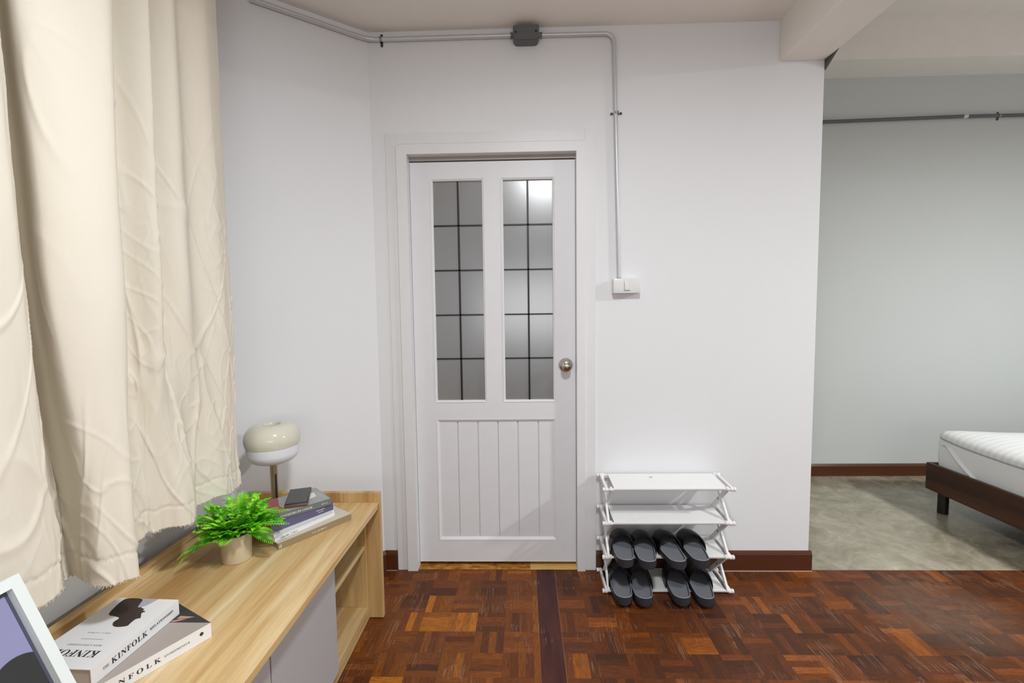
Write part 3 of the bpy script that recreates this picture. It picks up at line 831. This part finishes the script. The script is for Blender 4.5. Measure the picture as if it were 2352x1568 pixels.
# stack of books by the lamp, bottom to top
GS = 'books stacked beside the lamp'
z = .4965
s1 = book('coffee_table_book', 'largest beige book with a khaki spine, at the bottom of the stack', (-.814, 1.435, z), -35.6, .200, .273, .0230, M['beigebook'], M['khaki'], GS, M['khaki'])
small_print('spine_title', (4, 9), M['whiteink'], s1, .052, .0045, basis((.0005, .118, .009), (0, 1, 0), (0, 0, 1)))
text('publisher_mark', 'd', M['whiteink'], s1, .007, .011, basis((.0005, .004, .006), (0, 1, 0), (0, 0, 1)), serf=False)
z += .0235
s2 = book('paperback_book', 'white book with fine black spine lettering, second from the bottom of the stack', (-.829, 1.445, z), -31.5, .175, .228, .0115, M['paper'], M['paper'], GS)
small_print('spine_title', (5, 4), M['ink'], s2, .062, .0055, basis((.0002, .020, .003), (0, 1, 0), (0, 0, 1)))
z += .012
s2b = book('paperback_book', 'thin white ruled-spine book right under the purple one in the stack', (-.834, 1.449, z), -32.5, .175, .226, .0100, M['paper'], M['paper'], GS)
for k in range(3):
    bm = new(); box(bm, .0001, .0005, .006, .220, .0022+k*.0027, .0028+k*.0027); obj('spine_rule', bm, M['greyink'], s2b)
z += .0105
s3 = book('hardback_book', 'purple book under the grey-green one in the stack', (-.848, 1.458, z), -36.0, .150, .226, .0270, M['purple'], M['orangeedge'], GS)
small_print('spine_author', (9, 2), M['whiteink'], s3, .032, .0050, basis((.0002, .160, .0150), (0, 1, 0), (0, 0, 1)))
small_print('spine_author', (6,), M['whiteink'], s3, .018, .0048, basis((.0002, .168, .0075), (0, 1, 0), (0, 0, 1)))
z += .0275
s4 = book('hardback_book', 'grey-green book with a pictured cover, topmost of the stack under the phone', (-.862, 1.473, z), -44.0, .150, .212, .0215, M['greygreen'], M['pages'], GS)
decal('cover_print', [(-.002, .002), (-.148, .002), (-.148, .21), (-.002, .21)], .0215, M['photogrey'], s4)
decal('cover_print', [(-.004, .004), (-.146, .004), (-.146, .075), (-.07, .055), (-.004, .062)], .0218, M['redprint'], s4)
decal('cover_print', [(-.05, .150), (-.12, .140), (-.10, .19), (-.06, .18)], .0218, M['whiteink'], s4)
text('spine_title', 'INTERIORS BY COLOR', M['whiteink'], s4, .108, .0068, basis((.0002, .036, .0070), (0, 1, 0), (0, 0, 1)))
small_print('publisher_name', (6,), M['whiteink'], s4, .024, .0050, basis((.0002, .176, .0080), (0, 1, 0), (0, 0, 1)))
zt = z+.0222
ph = thing('smartphone', 'black smartphone in a worn case lying on the topmost stacked book', 'phone', (-.832, 1.618, zt), math.radians(20))
bm = new(); box(bm, -.038, .038, -.075, .075, 0, .0125, .004, 3); obj('phone_case', bm, M['phonecase'], ph, True)
bm = new(); box(bm, -.037, .037, -.074, .074, .0090, .0140, .0018, 2); obj('phone_body', bm, M['phoneback'], ph, True)
bm = new(); box(bm, -.034, .034, -.070, .070, .0139, .0144); obj('screen', bm, M['phone'], ph)

# ------------------------------------------------------------------ picture frame
lean = math.radians(23.3)
pf = thing('picture_frame', 'off-white picture frame with a lavender print leaning back at the near end of the sideboard', 'picture frame', (-.702, .72, .4975), rot=(0, 0, 0))
def FM(u, v, w_):      # u along -y from the right edge, v up the frame, w out towards the room
    return (-math.sin(lean)*v + math.cos(lean)*w_, -u, math.cos(lean)*v + math.sin(lean)*w_)
FW, FH, fr_ = .300, .379, .0175
bm = new()
for poly in ([(0, 0), (fr_, fr_), (fr_, FH-fr_), (0, FH)], [(FW, 0), (FW, FH), (FW-fr_, FH-fr_), (FW-fr_, fr_)],
             [(0, FH), (fr_, FH-fr_), (FW-fr_, FH-fr_), (FW, FH)], [(0, 0), (FW, 0), (FW-fr_, fr_), (fr_, fr_)]):
    prism(bm, poly, -.018, 0, FM)
obj('frame', bm, M['pframe'], pf)
bm = new(); prism(bm, [(fr_, fr_), (FW-fr_, fr_), (FW-fr_, FH-fr_), (fr_, FH-fr_)], -.014, -.012, FM); obj('mount', bm, M['mount'], pf)
m_ = fr_+.006
bm = new(); prism(bm, [(m_, m_), (FW-m_, m_), (FW-m_, FH-m_), (m_, FH-m_)], -.0118, -.0108, FM); obj('print', bm, M['lavender'], pf)
bm = new()
def hump(u):                                             # dark rolling shape across the whole print, uneven humps
    h = 0
    for c_, r_, t_ in ((.052, .046, .262), (.135, .060, .292), (.215, .048, .255), (.262, .040, .290)):
        d_ = abs(u-c_)/r_
        if d_ < 1: h = max(h, t_-r_*1.0+r_*math.sqrt(1-d_*d_))
    return max(h, .215)
us = [m_+(FW-2*m_)*k/80 for k in range(81)]
prism(bm, [(us[0], m_), *[(u, hump(u)) for u in us], (us[-1], m_)], -.0106, -.0102, FM)
obj('print_shape', bm, M['darkshape'], pf)
bm = new()                                               # easel leg behind
A_ = FM(FW/2-.03, .26, -.019); 
for du in (-.025,):
    p0 = FM(FW/2+.025, .27, -.0195); p1 = FM(FW/2-.025, .27, -.0195); q0 = (-.255, -FW/2-.03, 0.0); q1 = (-.255, -FW/2+.03, 0.0)
vs = [bm.verts.new(p) for p in (p0, p1, q1, q0)]; ws = [bm.verts.new((p[0]-.004, p[1], p[2])) for p in (p0, p1, q1, q0)]
bm.faces.new(vs); bm.faces.new(ws[::-1])
for i in range(4): bm.faces.new((vs[i], vs[(i+1) % 4], ws[(i+1) % 4], ws[i]))
obj('easel_back', bm, M['mount'], pf)

# ------------------------------------------------------------------ shoe rack
RX0, RX1, RYF, RYB = .358, .905, 1.985, 2.148
rk = thing('shoe_rack', 'white folding four-tier plastic shoe rack against the wall right of the door', 'shoe rack', ((RX0+RX1)/2, (RYF+RYB)/2, 0))
ox, oy = (RX0+RX1)/2, (RYF+RYB)/2
LV = [.016, .170, .325, .479]
def rl(p): return Vector((p[0]-ox, p[1]-oy, p[2]))
def link(bm, x, p0, p1, w_=.0085, t=.0045):
    """flat bar with rounded ends in a plane of constant x"""
    (ya, za), (yb, zb_) = p0, p1
    d = Vector((yb-ya, zb_-za)).normalized(); s_ = Vector((-d.y, d.x))
    poly = []
    for k in range(9):
        t_ = PI*k/8; q = Vector((ya, za)) - d*w_*math.sin(t_) + s_*w_*math.cos(t_); poly.append((q.x, q.y))
    for k in range(9):
        t_ = PI*k/8; q = Vector((yb, zb_)) + d*w_*math.sin(t_) - s_*w_*math.cos(t_); poly.append((q.x, q.y))
    prism(bm, poly, x-t, x+t, lambda y, z, xx: (xx-ox, y-oy, z))
for i, lv in enumerate(LV):
    zf, zb = lv-.002, lv+.003
    if i == 0: zf, zb = .012, .014
    bm = new()
    for y, zz in ((RYF, zf), (RYB, zb)): tube(bm, [rl((RX0-.012, y, zz)), rl((RX1+.012, y, zz))], .0055, 12)
    sh = obj('rail', bm, M['rack'], rk, True)
    for xx in (RX0, RX1):
        bm = new(); link(bm, xx, (RYF, zf), (RYB, zb), .0095, .005); obj('side_bar', bm, M['rack'], rk)
    bm = new()
    X0_, X1_ = RX0+.034, RX1-.020
    pr_ = [(RYF-.007, zf+.001), (RYF-.007, zf+.006), (RYF+.002, zf+.0075), (RYB-.002, zb+.0075), (RYB+.006, zb+.005), (RYB+.006, zb-.003), (RYB-.004, zb+.004), (RYF+.008, zf+.004), (RYF+.002, zf+.003)]
    prism(bm, pr_, X0_, X1_, lambda y, z, xx: (xx-ox, y-oy, z)); obj('shelf', bm, M['rack'], rk)
    for xx, sg in ((RX0-.012, -1), (RX1+.012, 1)):
        for y, zz in ((RYF, zf), (RYB, zb)):
            bm = new(); lathe(bm, [(.0085, -.005), (.0098, -.003), (.0098, .003), (.0085, .005)], rl((xx, y, zz)), 16, 'x'); obj('end_cap', bm, M['rack'], rk, True)
for i in range(3):
    for xx, sg in ((RX0, -1), (RX1, 1)):
        for off, (za, zb_) in ((.0088, (LV[i], LV[i+1]+.003)), (-.0088, (None, None))):
            x_ = xx - sg*off*.0 + (sg*-.0100 if off > 0 else sg*-.0195)
            bm = new()
            if off > 0: link(bm, x_, (RYF, LV[i]), (RYB, LV[i+1]+.003), .0100, .0045)
            else: link(bm, x_, (RYB, LV[i]), (RYF, LV[i+1]), .0100, .0045)
            lk = obj('folding_link', bm, M['rack'], rk)
        bm = new(); zc = (LV[i]+LV[i+1])/2
        lathe(bm, [(.006, 0), (.006, sg*-.012), (.003, sg*-.013)], rl((xx - sg*.012, (RYF+RYB)/2, zc)), 12, 'x'); obj('pivot_pin', bm, M['rackgrey'], rk)
decal('scuff_mark', [(.575-ox, 2.098-oy), (.583-ox, 2.106-oy), (.594-ox, 2.103-oy), (.586-ox, 2.100-oy)], LV[3]+.0105, M['greyink'], rk)

# ------------------------------------------------------------------ slippers
SL = .262
def half_w(t):           # t 0 heel .. 1 toe
    base = .0375 + .0100*math.sin(PI*min(1, max(0, (t-.10)/.98)))**1.1
    e0 = max(0, 1-(max(0, .14-t)/.14)**2.1)**.49; e1 = math.sqrt(max(0, 1-(max(0, t-.80)/.20)**2.2))
    return base*max(.02, e0)*max(.02, e1)
def slipper_proto(slits):
    root = thing('slipper', 'x', 'slipper')
    NT_, prof_n = 44, 0
    ts = [(1-math.cos(PI*k/NT_))/2 for k in range(NT_+1)]
    bm = new(); rings = []
    for t in ts:
        w_ = half_w(t); y = t*SL; zt_ = .030 - .006*math.sin(PI*min(1, t*1.3)) + (.006*(t-.85)/.15 if t > .85 else 0); zb_ = .0 + (.004*(t-.8)/.2 if t > .8 else 0)
        pr = [(-w_*.90, zb_), (-w_*.98, zb_+.004), (-w_, zb_+.012), (-w_*1.0, zt_+.001), (-w_*.965, zt_+.0045), (-w_*.90, zt_+.003), (-w_*.84, zt_-.001),
              (0, zt_-.0025), (w_*.84, zt_-.001), (w_*.90, zt_+.003), (w_*.965, zt_+.0045), (w_, zt_+.001), (w_, zb_+.012), (w_*.98, zb_+.004), (w_*.90, zb_)]
        rings.append([bm.verts.new((x, y, z)) for x, z in pr])
    k = len(rings[0])
    for A, B in zip(rings, rings[1:]):
        for i in range(k): bm.faces.new((A[i], A[(i+1) % k], B[(i+1) % k], B[i]))
    bm.faces.new(rings[0][::-1]); bm.faces.new(rings[-1])
    obj('sole', bm, M['sole'], root, True, 75)
    bm = new(); rings = []
    for t in ts:
        w_ = half_w(t)*.86; y = .006+t*(SL-.012); zt_ = .030 - .006*math.sin(PI*min(1, t*1.3)) + (.006*(t-.85)/.15 if t > .85 else 0) + .0006
        rings.append([bm.verts.new((x*w_, y, zt_+dz)) for x, dz in ((-1, -.003), (-.98, 0), (-.5, -.0012), (0, -.0018), (.5, -.0012), (.98, 0), (1, -.003))])
    for A, B in zip(rings, rings[1:]):
        for i in range(6): bm.faces.new((A[i], A[i+1], B[i+1], B[i]))
        bm.faces.new((A[6], A[0], B[0], B[6]))
    obj('footbed', bm, M['footbed'], root, True, 75)
    bm = new(); loop = []
    for side in (1, -1):
        for t in (ts if side == 1 else ts[::-1]):
            zt_ = .030 - .006*math.sin(PI*min(1, t*1.3)) + (.006*(t-.85)/.15 if t > .85 else 0)
            loop.append(Vector((side*half_w(t)*.925, .003+t*(SL-.006), zt_+.0042)))
    tube(bm, loop+[loop[0]], .0016, 6, False); obj('rim_highlight', bm, M['rim_highlight'], root, True)
    # strap: arched shell over the front half, higher at its open edge, with thickness
    bm = new(); NS, NA = 22, 22
    def sp(s_, a, out):
        t = .50 + s_*.465
        # the opening edge is swept back at the sides
        ang = PI*a
        t2 = t - (1-s_)*.07*abs(math.cos(ang))**1.5
        w_ = half_w(t2)*1.035 + out
        H_ = .051 - .034*s_**1.6 + out
        z0 = .010
        return Vector((-w_*math.cos(ang), t2*SL, z0 + (.020+H_)*math.sin(ang)**.72))
    inner = [[bm.verts.new(sp(i/NS, j/NA, 0)) for j in range(NA+1)] for i in range(NS+1)]
    outer = [[bm.verts.new(sp(i/NS, j/NA, .0045)) for j in range(NA+1)] for i in range(NS+1)]
    hole = set()
    if slits:
        for i0 in (5, 11): 
            for i in range(i0, i0+3):
                for j in (15, 16, 17, 18): hole.add((i, j))
    for i in range(NS):
        for j in range(NA):
            if (i, j) in hole: continue
            bm.faces.new((inner[i][j], inner[i+1][j], inner[i+1][j+1], inner[i][j+1]))
            bm.faces.new((outer[i][j], outer[i][j+1], outer[i+1][j+1], outer[i+1][j]))
            for (di, dj, e) in ((-1, 0, ((i, j), (i, j+1))), (1, 0, ((i+1, j), (i+1, j+1))), (0, -1, ((i, j), (i+1, j))), (0, 1, ((i, j+1), (i+1, j+1)))):
                ni, nj = i+di, j+dj
                if ni < 0 or nj < 0 or ni >= NS or nj >= NA or (ni, nj) in hole:
                    (a0, a1), (b0, b1) = e
                    try: bm.faces.new((inner[a0][a1], inner[b0][b1], outer[b0][b1], outer[a0][a1]))
                    except ValueError: pass
    obj('strap', bm, M['strap'], root, True, 60)
    return root
def dup(root, loc, rz, label, group, mirror=False):
    r = root.copy(); COL.objects.link(r); r.location = loc; r.rotation_euler = (0, 0, rz); r['label'] = label; r['group'] = group
    for ch in list(root.children):
        c = ch.copy(); COL.objects.link(c); c.parent = r
    return r
P1, P2 = slipper_proto(False), slipper_proto(True)
zU, zL_ = LV[2-1]+.0062, .0205
spots = [   # proto, heel x, heel y, z, degrees, label
    (P1, .424, 1.885, zU, -5, 'far left black slipper on the upper slipper row of the rack'),
    (P1, .515, 1.872, zU, -6, 'second slipper from the left on the upper slipper row of the rack'),
    (P2, .648, 1.872, zU, 3, 'slipper with slits in its strap, third from the left on the upper slipper row'),
    (P2, .745, 1.880, zU, -2, 'slipper with slits in its strap, at the right end of the upper slipper row'),
    (P1, .415, 1.868, zL_, -3, 'far left black slipper on the bottom shelf of the rack'),
    (P1, .499, 1.862, zL_, -5, 'second slipper from the left on the bottom shelf of the rack'),
    (P1, .659, 1.866, zL_, -7, 'third slipper from the left on the bottom shelf, right of the wide gap'),
    (P1, .757, 1.862, zL_, -8, 'slipper at the right end of the bottom shelf of the rack')]
used = set()
for pr_, hx, hy, hz, dg, lab in spots:
    grp = 'slippers on the shoe rack'
    if pr_ not in used:
        used.add(pr_); pr_.location = (hx, hy, hz); pr_.rotation_euler = (0, 0, math.radians(dg)); pr_['label'] = lab; pr_['group'] = grp
    else: dup(pr_, (hx, hy, hz), math.radians(dg), lab, grp)

# ------------------------------------------------------------------ bed
bd = thing('bed', 'low dark walnut bed frame standing on the cement floor', 'bed', (3.5, 2.1, 0))
BX0, BX1, BY0, BY1, BZ0, BZ1 = 2.50, 4.62, 1.30, 2.862, .131, .296
def bpart(name, b_, mat, bev=.002):
    bm = new(); box(bm, b_[0]-3.5, b_[1]-3.5, b_[2]-2.1, b_[3]-2.1, b_[4], b_[5], bev, 1); return obj(name, bm, mat, bd)
bpart('foot_board', (BX0, BX0+.022, BY0, BY1, BZ0, BZ1), M['bedwood_y'])
bpart('side_board', (BX0+.0225, BX1, BY1-.022, BY1, BZ0, BZ1), M['bedwood'])
bpart('side_board', (BX0+.0225, BX1, BY0, BY0+.022, BZ0, BZ1), M['bedwood'])
bpart('head_board', (BX1, BX1+.03, BY0, BY1, BZ0, .85), M['bedwood_y'])
bpart('slat_base', (BX0+.0225, BX1-.001, BY0+.0225, BY1-.0225, .20, .235), M['bedwood'])
for lx, ly in ((2.55, 2.79), (2.55, 1.38), (4.55, 2.79), (4.55, 1.38), (3.5, 2.08)):
    bm = new(); tube(bm, [(lx-3.5, ly-2.1, .001), (lx-3.5, ly-2.1, .200)], .0265, 24); obj('leg', bm, M['black'], bd, True)
mt = thing('mattress', 'white striped-sheet mattress on the dark bed frame', 'mattress', (3.5, 2.1, .236))
bm = new()
mx0, mx1, my0, my1, mz0, mz1 = BX0+.030, BX1-.01, BY0+.03, BY1-.026, .0, .292
NXM, NYM = 60, 60
def lift(x, y, z):                                       # the sheet is pulled up at the corners
    d = min(math.hypot(x-px_, y-py_) for px_ in (mx0, mx1) for py_ in (my0, my1))
    return .036*math.exp(-d/.17)*min(1, z/.20)
def rbox_ring(z, ins, r):
    pts = []
    for cx, cy, a0 in ((mx1-ins-r, my1-ins-r, 0), (mx0+ins+r, my1-ins-r, 90), (mx0+ins+r, my0+ins+r, 180), (mx1-ins-r, my0+ins+r, 270)):
        for k in range(9):
            a_ = math.radians(a0+90*k/8); pts.append((cx+r*math.cos(a_)-3.5, cy+r*math.sin(a_)-2.1, z + lift(cx+r*math.cos(a_), cy+r*math.sin(a_), z)))
    out = []
    for i, p in enumerate(pts):
        q = pts[(i+1) % len(pts)]; out.append(p)
        L_ = math.hypot(q[0]-p[0], q[1]-p[1])
        if L_ > .12:
            m = 24
            for k in range(1, m):
                x, y = p[0]+(q[0]-p[0])*k/m, p[1]+(q[1]-p[1])*k/m
                out.append((x, y, z + lift(x+3.5, y+2.1, z)))
    return out
levels = [(mz0, .004, .035), (mz0+.10, -.002, .035), (mz0+.190, .000, .035), (mz0+.196, .004, .035), (mz0+.202, .000, .035), (mz0+.220, .003, .037), (mz0+.240, .016, .042), (mz0+.257, .05, .05), (mz0+.275, .11, .06), (mz0+.288, .20, .07), (mz0+.294, .32, .08)]
rings = [[bm.verts.new(p) for p in rbox_ring(*lv)] for lv in levels]
for A, B in zip(rings, rings[1:]):
    for i in range(len(A)): bm.faces.new((A[i], A[(i+1) % len(A)], B[(i+1) % len(A)], B[i]))
bm.faces.new(rings[0][::-1]); bm.faces.new(rings[-1])
sc_ = obj('sheet_cover', bm, M['sheet'], mt, True, 60)
sc_.data.materials.append(M['sheet_side'])
for p in sc_.data.polygons:
    if p.center.z < .19: p.material_index = 1
bm = new(); ps = [Vector(p) for p in rbox_ring(mz0+.196, -.001, .05)]; tube(bm, ps+[ps[0]], .0028, 8, False); obj('piping', bm, M['piping'], mt, True)
# folded sheet pleat at the corner: a soft ridge running down the side
bm = new(); NP, NQ = 30, 12; G_ = []
for k in range(NP+1):
    t = k/NP; row = []
    yc_ = (my1-.045) - .27*t**1.2; zc_ = .235 - .232*t**.95; w_ = .016+.062*math.sin(PI*(.08+.84*t))
    for q in range(NQ+1):
        u = q/NQ*2-1
        hgt = .017*math.sin(PI*min(1, .06+t*.94))*(math.cos(PI*u/2)**2 if u < 0 else (1-u)**1.5)
        row.append(bm.verts.new((mx0-3.5+.0005-hgt, yc_-2.1+u*w_, zc_+u*w_*.5)))
    G_.append(row)
for k in range(NP):
    for q in range(NQ): bm.faces.new((G_[k][q], G_[k][q+1], G_[k+1][q+1], G_[k+1][q]))
for v in bm.verts: v.co.z = min(max(v.co.z, .003), .186)
obj('sheet_fold', bm, M['sheet_side'], mt, True, 180)
